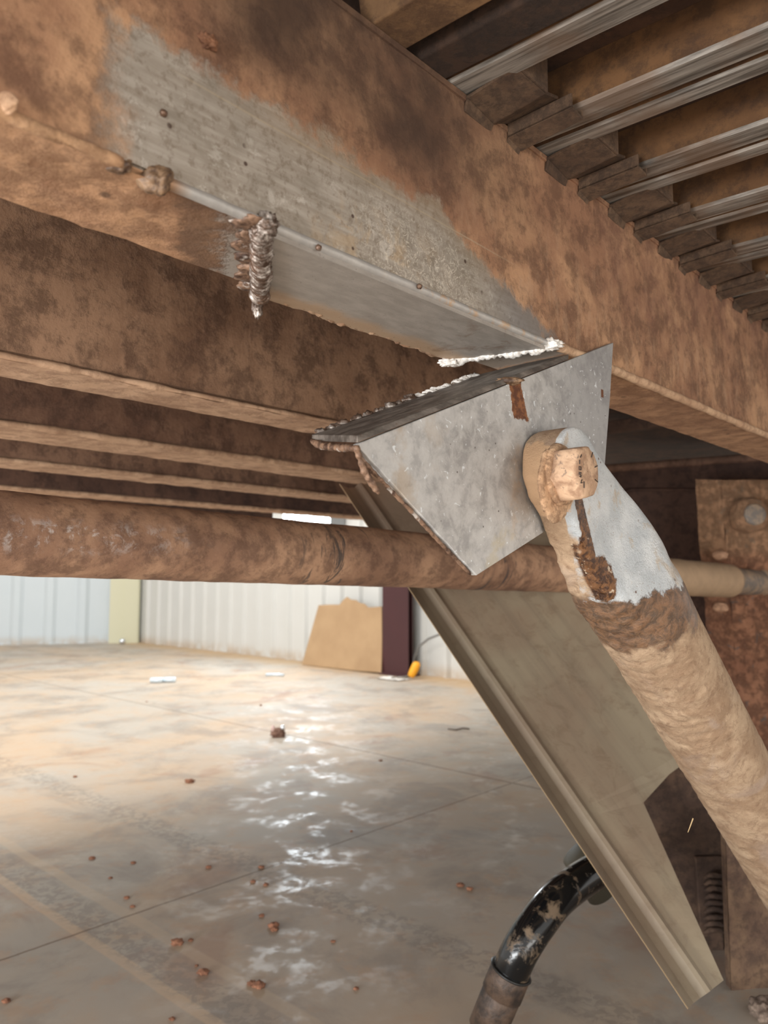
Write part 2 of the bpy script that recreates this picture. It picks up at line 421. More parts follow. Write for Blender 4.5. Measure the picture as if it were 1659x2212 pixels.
def bead(pts, r, amp=.5, freq=90, seg=14, step=.0016, seed=0):
    """rippled weld bead following a list of points"""
    out = []
    for a, b in zip(pts[:-1], pts[1:]):
        k = max(2, int((Vector(b)-Vector(a)).length/step)); out += [Vector(a).lerp(Vector(b), i/k) for i in range(k)]
    out.append(Vector(pts[-1])); n = len(out)
    rad = []
    for i, q in enumerate(out):
        e = min(1, i/4, (n-1-i)/4)
        rad.append(r*(.25+.75*sqrt(max(e, 0)))*(1+amp*noise.noise(q*freq*1.2+Vector((seed, 0, 0)))+.12*sin(i*1.3)))
    return tube(out, rad, seg, True, r*amp*.5, freq*4)

# ------------------------------------------------------------------ the hall: floor, walls, ceiling
W0 = floor_at(-60, 1395); W1 = floor_at(300, 1387); W2 = floor_at(1000, 1468)
WD = (W2-W1).normalized(); WN = Vector((WD.y, -WD.x, 0))
if WN.y > 0: WN = -WN                      # wall_back normal, towards the camera
LD = (W0-W1).normalized(); LN = Vector((-LD.y, LD.x, 0))
if LN.y > 0: LN = -LN
fl = obj('floor', [(-14, -7, 0), (12, -7, 0), (12, 14, 0), (-14, 14, 0)], [[0, 1, 2, 3]], m_floor()); struct(fl)
def m_wall(name, c1, c2):
    g = G(name); n1 = g.noise(2.5, 4); z = g.dot(Z)
    col = g.mix(n1, c1, c2); col = g.mix(z.step(.14, .0)*g.noise(6, 5, lo=.3, hi=.6)*.6, col, (170, 140, 104))
    return g.out(col, .45, .0)
wall_m = m_wall('white_ribbed_sheet', (196, 196, 192), (206, 207, 205)); wall_l = m_wall('white_ribbed_sheet_left', (190, 200, 206), (200, 208, 212))
def ribbed(o, d, nrm, length, pitch, h, mat, name, rib=.035, wide=.07):
    prof = []; x = 0.0
    while x < length:
        prof += [(x, 0), (x+pitch-wide, 0), (x+pitch-wide*.7, rib), (x+pitch-wide*.3, rib)]; x += pitch
    prof.append((x, 0)); V_, F_ = [], []
    for a, b in prof:
        q = o+d*a+nrm*b; V_ += [q, q+Z*h]
    for i in range(len(prof)-1): F_.append([2*i, 2*i+2, 2*i+3, 2*i+1])
    return struct(obj(name, V_, F_, mat))
ribbed(W1, WD, WN, 9.0, .27, 5.6, wall_m, 'wall_back')
ribbed(W1, LD, LN, 7.0, .40, 5.6, wall_l, 'wall_left', .03, .16)
ce = obj('ceiling', [(-14, 0.5, 5.6), (4, 0.5, 5.6), (4, 14, 5.6), (-14, 14, 5.6)], [[0, 3, 2, 1]], G('white_roof_liner').out((205, 203, 198), .8)); struct(ce)
# yellowish corner post trim
cn = floor_at(272, 1388)
v, f = join([box(W1+LN*.04, LD*.38, LN*.06, Z*5.5), box(W1+LN*.10+LD*.02, LD*.18, LN*.02, Z*5.5)])
struct(obj('trim_1', v, f, G('pale_yellow_trim').out((198, 196, 166), .6)))
# maroon H column
def wall_pt(x, y, off): return onplane(x, y, W1+WN*off, WN)
cb = wall_pt(828, 1455, .20); cb.z = 0; ce_ = wall_pt(884, 1455, .20); cw = (ce_-cb); cw.z = 0
maroon = G('maroon_primer'); maroon = maroon.out(maroon.mix(maroon.noise(4, 4), (70, 26, 30), (60, 22, 26)), .5)
cd = cw.normalized(); cl = cw.length
col = thing('steel_column', cb, 'dark maroon steel building column against the white ribbed wall', 'column')
obj('flange', *box(cb, cw, WN*.014, Z*5.5), maroon, col, bevel=.003)
obj('flange', *box(cb-WN*.10+cd*.0, cw*.86, WN*.014, Z*5.5), maroon, col, bevel=.003)
obj('web', *box(cb+cd*(cl/2-.005)-WN*.09, cd*.010, WN*.09, Z*5.5), maroon, col)
obj('base_plate', *box(cb-cd*.02-WN*.12, cd*(cl+.04), WN*.16, Z*.018), maroon, col, bevel=.003)
# cardboard sheet leaning on the wall
LT = (WN*1.0+Z*.10).normalized()
cp0 = wall_pt(700, 1445, .24); cp0.z = 0.004
poly = [(652, 1437), (664, 1392), (676, 1350), (688, 1307), (712, 1306), (733, 1306), (740, 1297), (749, 1289), (757, 1295), (768, 1296), (776, 1302), (786, 1304), (795, 1312), (812, 1311), (824, 1310), (825, 1380), (823, 1453), (770, 1449), (700, 1441)]
cm = G('brown_cardboard'); cm = cm.out(cm.mix(cm.noise(3, 5, lo=.3, hi=.7), (176, 142, 102), (162, 128, 90)), .85, 0, cm.noise(8, 4), .3, .01)
pp_ = [onplane(x, y, cp0, LT) for x, y in poly]
for q in pp_: q.z = max(q.z, .004)
v, f = prism(pp_, -LT*.012)
tag(obj('cardboard_sheet', v, f, cm, bevel=.002), 'large brown cardboard sheet with jagged top leaning on the ribbed wall', 'cardboard')
# yellow grip, paper and wire by the column foot
yb = floor_at(896, 1467)
yel = G('orange_yellow_plastic').out((236, 164, 30), .5)
yt = thing('hand_tool', yb, 'small tool with an orange-yellow grip standing beside the maroon column', 'tool')
obj('grip', *tube([yb+Vector((-.035, 0, .02)), yb+Vector((-.02, 0, .05)), yb+Vector((0, 0, .09)), yb+Vector((.018, 0, .13)), yb+Vector((.02, 0, .145))], [.028, .034, .036, .034, .02], 16), yel, yt, smooth=True)
obj('tool_tip', *tube([yb+Vector((-.028, 0, .03)), yb+Vector((-.10, -.01, .014)), yb+Vector((-.2, -.02, .012))], [.014, .012, .008], 12), G('grey_tool_steel').out((120, 112, 104), .4, .6), yt, smooth=True)
wp = [wall_pt(x, y, .12) for x, y in ((890, 1444), (895, 1418), (905, 1396), (925, 1380), (950, 1370), (985, 1364))]
sm = []
for i in range(len(wp)-1): sm += line(wp[i], wp[i+1], 4)[:-1]
tag(obj('cable', *tube(sm+[wp[-1]], .010, 8), G('grey_rubber_cable').out((120, 118, 116), .6), smooth=True), 'thin grey cable hanging in an arc on the wall right of the column', 'cable')
v, f = grid(lambda a, b: yb+WD*(-.26+a*.26)+WN*(.05+b*.16)+Z*(.008+.008*noise.noise(Vector((a*5, b*5, 0)))), 8, 6)
tag(obj('paper_scrap', v, f, G('white_paper').out((222, 216, 208), .8)), 'flat white paper scrap on the floor at the foot of the column', 'paper')
# bright lamp on the wall
lp = wall_pt(612, 1097, .22); lq = wall_pt(711, 1130, .22)
ld = WD*((lq-lp).dot(WD)); lh = Z*(lp.z-lq.z); l0 = Vector((lp.x, lp.y, lq.z))
wl = thing('work_light', l0-Z*.04, 'blindingly bright white rectangular lamp on the far wall', 'lamp')
em = G('lit_lamp_lens'); em.b.inputs['Emission Color'].default_value = (.82, .92, 1, 1); em.b.inputs['Emission Strength'].default_value = 30; em = em.out((240, 245, 250), .3)
hs = G('grey_lamp_housing').out((150, 152, 154), .5, .3)
obj('housing', *box(l0-WD*.012-Z*.012-WN*.2, ld+WD*.024, WN*.195, lh+Z*.024), hs, wl, bevel=.005)
obj('lens', *box(l0-WN*.002, ld*.66+WD*0, WN*.012, lh), em, wl, bevel=.003).location += ld*.34
for k in range(3): obj('lens', *box(l0+ld*(.02+k*.105), ld*.085, WN*.010, lh*.42), em, wl).location += lh*.25
pl = bpy.data.lights.new('work_light_beam', 'AREA'); pl.shape = 'RECTANGLE'; pl.size = ld.length*.9; pl.size_y = lh.length; pl.energy = 30; pl.color = (.82, .92, 1)
po = bpy.data.objects.new('work_light_beam', pl); C.objects.link(po); po.location = l0+ld*.5+lh*.5+WN*.03
po.rotation_euler = (WN*1.0-Z*.12).to_track_quat('-Z', 'Y').to_euler()

# ------------------------------------------------------------------ truck: beams
MA, MF = m_beam_a(), m_flange_a()
ZB, ZT, PA, PA2 = .265, .489, .445, .547
TEND = onp(1262, 985, 1.0)[0]
ba = thing('frame_beam', TP(.6, PA, ZB), 'nearest big steel beam across the top with a bare grey ground patch and weld', 'beam')
BT0, BT1 = -.5, 3.2
def web_fn(a, b):
    t = BT0+(BT1-BT0)*a; z = ZB+.004+(ZT-ZB-.004)*b
    d = .0016*noise.fractal(Vector((t*14, z*14, 0)), 1, 2, 5)*(1.0 if not (.25 < t < .74 and z < .35) else .15)
    return TP(t, PA+d, z)
v, f = grid(web_fn, 460, 30)
v2, f2 = tbox(BT0, BT1, PA+.003, PA+.009, ZB+.004, ZT)
obj('web', *join([(v, f), (v2, f2)]), MA, ba, smooth=False)
def fl_fn(a, b):
    t = BT0+(BT1-BT0)*a; p = PA+.002+(PA2-PA-.002)*b
    m = 1.0 if t < .30+(p-.5)*.6 else .12
    if t > .8: m = .4
    d = .0028*m*noise.fractal(Vector((t*22, p*22, 3)), 1, 2, 6)+.0015*m*noise.noise(Vector((t*6, p*6, 1)))
    return TP(t, p, ZB+d)
v, f = grid(fl_fn, 520, 24)
v2, f2 = tbox(BT0, BT1, PA+.004, PA2, ZB+.0035, ZB+.010)
obj('bottom_flange', *join([(v, f), (v2, f2)]), MF, ba, smooth=True)
obj('top_flange', *tbox(BT0, BT1, PA-.002, PA+.07, ZT-.006, ZT), MA, ba)
# rolled bright edge between web and flange
lipp = line(TP(.262, PA+.0015, ZB+.0015), TP(.772, PA+.0015, ZB+.0015), 150)
obj('rolled_edge', *tube(lipp, .0042, 16, True, .0003, 60), m_lip(), ba, 'bright rolled lower edge', smooth=True)
lip2 = [q+N*(.0015*noise.noise(q*8)) for q in line(TP(.775, PA, ZB+.003), TP(BT1, PA, ZB+.003), 200)]
obj('mud_ridge', *tube(lip2, .0058, 12, True, .0012, 40), mud_mat('pale_edge_mud', (208, 168, 130), (190, 148, 112), (150, 108, 78), 2), ba, smooth=True)
lip3 = line(TP(BT0, PA+.002, ZB+.002), TP(.232, PA+.002, ZB+.002), 300)
obj('mud_ridge', *tube(lip3, .0040, 12, True, .0016, 60), mud_mat('edge_mud_left', (196, 150, 108), (172, 126, 88), (120, 82, 54), 2), ba, smooth=True)
# open gap and clod on the edge
dk = G('dark_oily_clod'); n_ = dk.noise(70, 6, .7, .4); dk = dk.out(dk.mix(n_.step(.35, .65), (70, 46, 30), (150, 116, 84)), .5, 0, n_, .6, .003)
t_, p_ = onz(345, 378, ZB)
obj('mud_clod', *blob(TP(.257, PA+.0045, ZB+.002), .0120, .009, .0095, .28, 1.5, 3, 4), dk, ba, 'dark oily clod stuck on the edge', smooth=True)
obj('mud_clod', *blob(TP(.232, PA+.006, ZB+.002), .009, .005, .0055, .28, 1.5, 5, 4), dk, ba, smooth=True)
obj('mud_clod', *blob(TP(*((lambda q: (q[0], PA-.001, q[1]))(onp(445, 92, PA)))), .007, .006, .005, .5, 2.4, 9, 4), mud_mat('loose_red_mud', (146, 96, 64), (120, 76, 50), (80, 48, 32), 3), ba, smooth=True)
tq, zq = onp(12, 225, PA)
obj('mud_clod', *blob(TP(tq, PA-.001, zq), .007, .004, .007, .2, 1.4, 11, 4), mud_mat('orange_mud_lump', (214, 170, 132), (196, 150, 112), (160, 114, 82), 3), ba, 'orange mud lump on the left edge', smooth=True)
# dirty grey drip smears, bosses on the web
# repair plate with torn far edge
top_ = []; far_ = []
ns = 190
(ta, pa), (tb, pb) = onz(592, 492, ZB-.005), onz(585, 640, ZB-.005)
(tc, pc), (td, pd) = onz(1178, 752, ZB-.005), onz(982, 776, ZB-.005)
near = [(ta+(tc-ta)*i/ns, PA+.001) for i in range(ns+1)]
endl = [(tc+(td-tc)*i/40+.006*noise.fractal(Vector((i*.35, 2, 0)), 1, 2, 4), PA+.001+(.552-PA)*i/40) for i in range(1, 40)]
far = []
for i in range(ns+1):
    a = i/ns; t = td+(tb-td)*a
    j = .0075*max(-.3, noise.fractal(Vector((t*26, 7, 0)), 1, 2, 5))+.0035*noise.noise(Vector((t*9, 1, 0)))
    e = min(1, (1-a)*12, 1)
    far.append((t, .553+j*min(1, (1-a)*8+.1)*min(1, 1)))
poly = near+endl+far
RP = m_repair()
v, f = prism([TP(t, p, ZB-.0065) for t, p in poly], Z*.006)
obj('repair_plate', v, f, RP, ba, 'grey repair plate with torn far edge')
WM, WW = m_weld(), m_weld_white()
rough = [TP(t, p-.0015+.002*noise.noise(Vector((t*120, 0, 0))), ZB-.0035) for t, p in far[::3]]
obj('torn_edge', *bead(rough, .0032, .8, 70, 10, .002), mud_mat('torn_edge_mud', (196, 158, 122), (150, 110, 80), (86, 56, 40), 3), ba, 'ragged muddy torn edge', smooth=True)
we = [TP(t, p, ZB-.005) for t, p in [(tc-.002, PA+.002)]+endl[::4]+[(td, .556)]]
obj('weld_bead', *bead(we, .0052, .7, 60, 14, .0014, 4), WW, ba, 'white lumpy weld along the torn end', smooth=True)
obj('weld_bead', *blob(TP(td-.004, .552, ZB-.008), .013, .008, .006, .5, 2.5, 21, 4), WW, ba, smooth=True)
obj('weld_bead', *blob(TP(tc+.006, PA-.001, ZB+.0), .013, .007, .006, .7, 3, 33, 4), WW, ba, smooth=True)
(tw, pw) = onz(590, 487, ZB-.004); (tx, px_) = onz(574, 628, ZB-.004)
wl_ = [TP(tw-.0035, PA-.001, ZB-.003), TP(tw+(tx-tw)*.22-.006, .462, ZB-.005), TP(tw+(tx-tw)*.45-.005, .487, ZB-.006), TP(tw+(tx-tw)*.7-.003, .515, ZB-.007), TP(tx-.002, .548, ZB-.010)]
obj('weld_bead', *bead(wl_, .0085, .30, 60, 20, .0010, 9), WM, ba, 'shiny brown and silver weld bead across the flange', smooth=True)
obj('weld_bead', *blob(TP(tw-.001, PA-.002, ZB-.0015), .010, .008, .009, .4, 2.5, 2, 4), WM, ba, smooth=True)
obj('weld_drip', *blob(TP(tx+.002, .556, ZB-.014), .0048, .0048, .012, .35, 2, 6, 4), WM, ba, smooth=True)
for k in range(7):
    q = k/6; obj('weld_bead', *blob(TP(tw+(tx-tw)*q-.012+.003*sin(k*2.1), PA+.004+q*.10, ZB-.001), .012, .010, .0035, .35, 2.2, 40+k, 3), m_rustyedge() if k == 0 else bpy.data.materials['torn_brown_plate_edge'], ba, smooth=True)
for x, y in ((908, 618), (690, 534), (362, 238)):
    t, z = onp(x, y, PA-.006)
    obj('spatter', *blob(TP(t, PA-.005 if y > 500 else PA-.001, z), .0028, .0028, .0028, .2, 2, 1, 2), WM if y < 600 else bpy.data.materials['torn_brown_plate_edge'], ba, smooth=True)
# background beams
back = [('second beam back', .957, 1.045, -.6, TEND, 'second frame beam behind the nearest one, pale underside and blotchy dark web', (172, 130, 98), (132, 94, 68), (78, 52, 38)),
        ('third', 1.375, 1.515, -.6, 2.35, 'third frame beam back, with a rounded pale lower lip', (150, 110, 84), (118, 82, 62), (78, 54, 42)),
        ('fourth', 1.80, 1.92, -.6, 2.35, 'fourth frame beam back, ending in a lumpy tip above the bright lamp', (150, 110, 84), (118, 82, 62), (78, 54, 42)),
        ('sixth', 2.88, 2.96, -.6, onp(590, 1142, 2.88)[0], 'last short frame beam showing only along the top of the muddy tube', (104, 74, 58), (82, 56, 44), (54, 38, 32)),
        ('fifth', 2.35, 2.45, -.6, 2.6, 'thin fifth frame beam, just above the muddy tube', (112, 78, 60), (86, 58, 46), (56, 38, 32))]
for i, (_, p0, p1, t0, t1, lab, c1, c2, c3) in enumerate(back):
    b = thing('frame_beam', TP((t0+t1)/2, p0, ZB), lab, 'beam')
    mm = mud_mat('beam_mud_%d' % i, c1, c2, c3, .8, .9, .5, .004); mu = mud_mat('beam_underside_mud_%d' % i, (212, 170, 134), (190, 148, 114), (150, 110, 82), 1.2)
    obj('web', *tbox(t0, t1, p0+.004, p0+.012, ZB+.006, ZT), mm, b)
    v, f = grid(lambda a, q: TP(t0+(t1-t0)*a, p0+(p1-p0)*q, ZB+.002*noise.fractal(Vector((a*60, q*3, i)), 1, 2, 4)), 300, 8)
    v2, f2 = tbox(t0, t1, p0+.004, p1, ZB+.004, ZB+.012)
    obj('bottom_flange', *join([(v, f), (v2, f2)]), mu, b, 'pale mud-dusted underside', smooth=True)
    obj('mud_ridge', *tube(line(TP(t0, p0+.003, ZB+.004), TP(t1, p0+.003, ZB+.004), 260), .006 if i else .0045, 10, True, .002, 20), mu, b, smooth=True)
    if i == 2:
        for k in range(6): obj('mud_clod', *blob(TP(t1-.03-k*.06, p0, ZB), .03, .03, .016, .5, 2.2, 60+k, 3), mu, b, smooth=True)
# deck
dkm = mud_mat('deck_underside_brown', (82, 52, 32), (62, 38, 24), (40, 26, 18), 1.2)
tag(obj('floor_decking', *tbox(-.35, 4.2, -1.3, 3.0, ZT+.053, ZT+.063), dkm), 'dark brown deck sheet above the joists at top right', 'decking')
MJ, MU = m_joist(), m_joist_under()
MC = mud_mat('clip_mud', (104, 78, 56), (84, 60, 42), (54, 38, 28), 3, .9, .6, .003)
JD = -V                     # joists run from the beam towards the right of the picture
ords = ['first', 'second', 'third', 'fourth', 'fifth', 'sixth', 'seventh', 'eighth', 'ninth', 'tenth', 'eleventh', 'twelfth', 'thirteenth', 'fourteenth']
def joist(t0, k, wide_first=False):
    """one twin-ribbed deck joist: bottom rib, groove, second rib; t0 is its near bottom edge where it crosses the main beam"""
    prof = [(0, .052), (.0, .004), (.003, 0), (.034, 0), (.037, .004), (.0375, .014), (.046, .014), (.0465, .004), (.049, .001), (.069, .001), (.072, .005), (.074, .052)]
    if k == 0: prof = [(.030, .052), (.036, .003), (.039, 0), (.069, .001), (.072, .005), (.074, .052)]
    org = TP(t0, PA+.012, ZT+.0008); side = U
    L = 2.1; V_, F_, M_ = [], [], []
    nseg = 1
    for s in (0, L):
        for a, h in prof: V_.append(org+side*a+Z*h+JD*s)
    n = len(prof)
    for i in range(n-1):
        F_.append([i, i+1, n+i+1, n+i]); M_.append(1 if (i in (1, 2, 3) if k == 0 else i in (1, 2, 3, 7, 8, 9)) else 0)
    F_.append([n-1, 0, n, 2*n-1]); M_.append(0)
    F_ += [list(range(n)), list(range(n, 2*n))]; M_ += [0, 0]
    th = thing('deck_joist', org, '%s brown ribbed deck joist counting from the dark gap at the top' % ords[k], 'joist', 'deck joists side by side under the deck')
    obj('joist_body', V_, F_, None, th, mats=[MJ, MU], midx=M_)
    return th, org
jj = 0
for k in range(14):
    t0 = .535+k*.155
    th, org = joist(t0, k)
    if k > 9: continue
    # wide end clip under the recess beyond the joist
    e = org+U*.062-Z*.004+JD*.014
    wv = .080
    def lw(a, b): return e+U*(a*wv)+JD*(b*.058)
    rnd = random.Random(k)
    tk = .0035
    pts = [lw(0, .05), lw(.05, 1.0), lw(.98, .95), lw(1.02, -.05)]
    top = prism([lw(0, 0)-Z*.002, lw(.0, 1.0)+Z*.006, lw(.62, 1.05)+Z*.002, lw(.62, -.05)-Z*.006], Z*tk)
    mid = prism([lw(.62, -.05)-Z*.006, lw(.62, 1.05)+Z*.002, lw(1.0, 1.0)+Z*.012, lw(1.0, 0)+Z*.008], Z*tk)
    skirt = prism([lw(0, 0)-Z*.002, lw(0, -.06)-Z*.014, lw(.6, -.1)-Z*.016, lw(.62, -.05)-Z*.006], U*.0001+JD*.003)
    side = prism([lw(0, 1.0)+Z*.006, lw(.62, 1.05)+Z*.002, lw(.62, 1.05)+Z*.05, lw(0, 1.0)+Z*.05], JD*.003)
    wave = join([top, mid, skirt, side])
    c = obj('end_clip', *wave, MC, th, 'mud-caked wide end clip', bevel=.0008)
    # narrow clip with an open hooked end, under the second rib
    e2 = org+U*(.003)-Z*.0005+JD*.014
    e2 = e2+U*.134
    if k < 9:
        nb = [e2+JD*0-Z*.014, e2+JD*.075-Z*.010, e2+JD*.075+U*.022-Z*.012, e2+U*.024-Z*.018]
        c2 = obj('end_clip', *join([prism(nb, Z*.003), prism([nb[0], nb[1], nb[1]+Z*.016, nb[0]+Z*.016], U*.003), prism([nb[3], nb[2], nb[2]+Z*.010, nb[3]+Z*.010], U*.0025), prism([nb[0], nb[3], nb[3]-Z*.006-JD*.003, nb[0]-Z*.006-JD*.003], Z*.002+JD*.002)]), MC, th, 'narrow folded clip with an open end', bevel=.0006)
# a solid muddy cross member left of the first joist
cmm = mud_mat('gap_member_mud', (128, 92, 56), (108, 76, 46), (70, 44, 28), 1.5, .9, .4)
o_ = TP(.462, PA+.012, ZT+.0008)
cr = thing('cross_member', o_, 'broad tan muddy cross member beside the black gap at the top', 'beam')
obj('member_body', *prism([o_, o_+U*.045, o_+U*.045+Z*.05, o_-U*.01+Z*.05], JD*2.0), cmm, cr, bevel=.002)
o2 = TP(.526, PA+.012, ZT+.0008)
cr2 = thing('cross_member', o2, 'dark rusty cross member between the tan one and the first bare joist', 'beam')
obj('member_body', *prism([o2, o2+U*.040, o2+U*.042+Z*.05, o2-U*.015+Z*.05], JD*2.0), mud_mat('dark_member', (64, 42, 28), (48, 32, 22), (30, 20, 15), 2, .9, .6), cr2, bevel=.002)

# ------------------------------------------------------------------ gusset bracket
PB = .437; BTH = .007
GM, LU, RE = m_galv(), m_leg_under(), m_rustyedge()
def bp(x, y): t, z = onp(x, y, PB); return TP(t, PB, z)
gb = thing('gusset_bracket', bp(1030, 1243), 'grey galvanised triangular plate bracket torn from the beam, holding the strut bolt', 'bracket')
top_pts = [bp(770+(1325-770)*k/12, 960+(740-960)*k/12) for k in range(13)]
left_pts = []
for k in range(1, 16):
    a = k/16; x = 1030+(770-1030)*a; y = 1243+(960-1243)*a
    left_pts.append(bp(x+2.5*noise.noise(Vector((a*14, 0, 0))), y))
face = top_pts+[bp(1318, 860), bp(1302, 1068), bp(1030, 1243)]+left_pts
v, f = prism(face, N*BTH)
obj('face_plate', v, f, GM, gb, bevel=.0008)
# its bent top leg running back under the beam
A_ = bp(770, 960); B_ = bp(1325, 740); tA, zA = onp(770, 960, PB); tB, zB = onp(1325, 740, PB)
def leg_pt(t, p): return TP(t, p, zA+(zB-zA)*(t-tA)/(tB-tA)+.001+(p-PB)*.02)
tEnd = tA+(ZB-.014-zA)/(zB-zA)*(tB-tA)
lp_ = [leg_pt(tA+.002, PB+.001)]
for k in range(41): 
    a = k/40; t = tA+.045+(tEnd-.025-tA-.045)*a
    lp_.append(leg_pt(t, .542+.003*noise.fractal(Vector((a*16, 4, 0)), 1, 2, 4)))
lp_ += [leg_pt(tEnd, PB+.06), leg_pt(tEnd+.004, PB+.001)]
v, f = prism(lp_, Z*.006)
obj('top_leg', v, f, LU, gb, 'dark underside of the bent top leg', bevel=.0005)
edge = [q-N*.001+Z*.002 for q in lp_[1:42]]
obj('weld_bead', *bead(edge, .0036, .9, 80, 12, .0016, 12), WM, gb, 'lumpy broken weld along the back edge', smooth=True)
for k in range(16):
    q = edge[2+int(k*2.4)]
    obj('weld_lump', *blob(q+Z*.002, .006+.005*random.random(), .005, .0045+.002*random.random(), .5, 2.6, 80+k, 3), WW if k > 8 else WM, gb, smooth=True)
tl = [leg_pt(tA+.045, .542), leg_pt(tA+.02, .50)-Z*.002, leg_pt(tA+.006, .462)-Z*.003, leg_pt(tA, PB)-Z*.004, TP(tA+.012, PB+.003, zA-.020), TP(tA+.03, PB+.003, zA-.038)]
obj('torn_corner', *bead(tl, .0030, .35, 60, 14, .0014, 22), RE, gb, 'ragged brown torn corner', smooth=True)
el = [bp(x-3, y+2)+N*.004 for x, y in ((775, 968), (815, 1015), (860, 1062), (905, 1108), (950, 1158), (990, 1200), (1028, 1240))]
obj('cut_edge', *bead(el, .0018, .2, 70, 12, .0018, 31), RE, gb, 'rusty rough-cut lower left edge', smooth=True)
tn, zn = onp(1100, 823, PB)
obj('notch', *blob(TP(tn, PB-.001, zn), .013, .006, .004, .4, 2.5, 7, 3), dk, gb, smooth=True)

# ------------------------------------------------------------------ strut with its bolt
def strut_mesh():
    V_, F_ = [], []; seg = 72; st = []
    wl = .0465; R = .0585
    s = -wl
    while s < 1.05:
        st.append(s); s += .0016 if s < .02 else (.003 if s < .45 else .008)
    def sm(x, a, b): x = min(1, max(0, (x-a)/(b-a))); return x*x*(3-2*x)
    rows = []
    for s in st:
        k = sm(s, .075, .225)
        wdt = wl+(.0655-wl)*sm(s, .0, .12)-(.0655-R)*sm(s, .16, .32); hh = .0215+(R-.0215)*k
        if s < 0: wdt = wl*sqrt(max(.0004, 1-(s/wl)**2))
        ex = 9.0-7.0*sm(s, .06, .20); pc = .4130+(P_STRUT-.4130)*k
        row = []
        for j in range(seg):
            a = 2*pi*j/seg; c_, s_ = cos(a), sin(a)
            x = wdt*math.copysign(abs(c_)**(2/ex), c_); y = hh*math.copysign(abs(s_)**(2/ex), s_)
            q = O3+AX3*s+WX3*x; q = q+N*((pc-P_STRUT)+y)
            nd = (WX3*(c_)+N*s_).normalized()
            amp = .0004 if s < .15 else .0006
            left = max(0, -c_)*(1 if s > .03 else .3)
            d = amp*noise.fractal(q*55, 1, 2, 5)+.0008*noise.noise(q*9)+left*.0030*noise.fractal(q*80+Vector((4, 0, 0)), 1, 2, 5)
            if s < .16 and s_ < 0 and abs(c_) < .9: d *= .25
            row.append(q+nd*d)
        rows.append(row)
    for r in rows: V_ += r
    for i in range(len(rows)-1):
        for j in range(seg):
            j2 = (j+1) % seg; F_.append([i*seg+j, i*seg+j2, (i+1)*seg+j2, (i+1)*seg+j])
    F_.append(list(range(seg))[::-1]); F_.append([(len(rows)-1)*seg+j for j in range(seg)])
    return V_, F_
so = thing('strut', O3, 'thick mud-covered tubular strut with flattened pale end running down to the right', 'strut')
sv_, sf_ = strut_mesh()
from mathutils.bvhtree import BVHTree
_bv = BVHTree.FromPolygons([tuple(q) for q in sv_], sf_)
def hit_tpz(x, y):
    h_ = _bv.ray_cast(CAM, ray(x, y).normalized())[0]
    if h_ is None: h_ = _bv.find_nearest(onplane(x, y, O3, N))[0]
    h_ = h_-CAM; return h_.dot(U), h_.dot(N), h_.z
def hit_sw(x, y):
    t, p, z = hit_tpz(x, y); q = TP(t, p, z)-O3; return q.dot(WX3), q.dot(AX3)
g_low = hit_sw(1300, 1300)+hit_sw(1400, 1285); g_left = hit_sw(1156, 1040)[0]-.004
_l2 = hit_sw(1212, 1235); g_s0 = hit_sw(1156, 1040)[1]; g_k = (g_left-_l2[0])/(_l2[1]-g_s0)
print('strut', g_low, g_left, g_k)
SM = m_strut()
obj('tube', sv_, sf_, SM, so, smooth=True)
# groove line between the flattened layers on the end's rim
gr = []
for k in range(30):
    a = radians(200-k*6.2); gr.append(O3+AX3*(.0445*sin(a)*-1 if False else -.0442*sin(pi*k/29)) + WX3*(-.0442*cos(pi*k/29)) + N*.004)
# mud packed round the bolt
tb, zb = onp(1212, 1030, .398)
mb = mud_mat('packed_mud', (214, 170, 128), (190, 144, 104), (140, 98, 68), 3.5, .9, .8, .003)
bo = thing('tmp', TP(tb, .398, zb), '', ''); bpy.data.objects.remove(bo)
def disc(c, r, th, seg=48, amp=0.0, sx=1, sy=1, seed=0):
    V_, F_ = [], []
    rings = [(0, r), (th*.7, r*.97), (th, r*.88), (th, r*.5), (th, 0.02*r)]
    for h, rr in rings:
        for k in range(seg):
            a = 2*pi*k/seg; j = 1+amp*noise.fractal(Vector((cos(a)*2+seed, sin(a)*2, h*80)), 1, 2, 4)
            V_.append(c+U*(cos(a)*rr*sx*j)+Z*(sin(a)*rr*sy*j)-N*(h*(1+amp*noise.noise(Vector((cos(a)*3, sin(a)*3, rr*90))))))
    n = len(rings)
    for i in range(n-1):
        for k in range(seg): F_.append([i*seg+k, i*seg+(k+1) % seg, (i+1)*seg+(k+1) % seg, (i+1)*seg+k])
    F_.append([(n-1)*seg+k for k in range(seg)]); F_.append(list(range(seg)))
    return V_, F_
tm, zm = onp(1200, 1046, .390); wc = TP(tm, .3925, zm)
obj('packed_mud', *disc(wc, .030, .004, 96, .14, 1.0, 1.3, 3), mb, so, smooth=True)
tbb, zbb = onp(1207, 1026, .390); bc = TP(tbb, .3905, zbb)
bt = obj('washer', *disc(bc, .0285, .0065, 64, .06, 1, 1.12), mb, so, smooth=True)
HM = G('muddy_bolt'); n_ = HM.noise(60, 6, .7, .6); HM2 = HM.mix(n_.step(.35, .62), (160, 120, 90), (206, 166, 130)); HM2 = HM.mix(HM.noise(110, 5, .7, .8, lo=.56, hi=.66)*.6, HM2, (84, 74, 72)); HM = HM.out(HM2, .75, 0, n_, .5, .002)
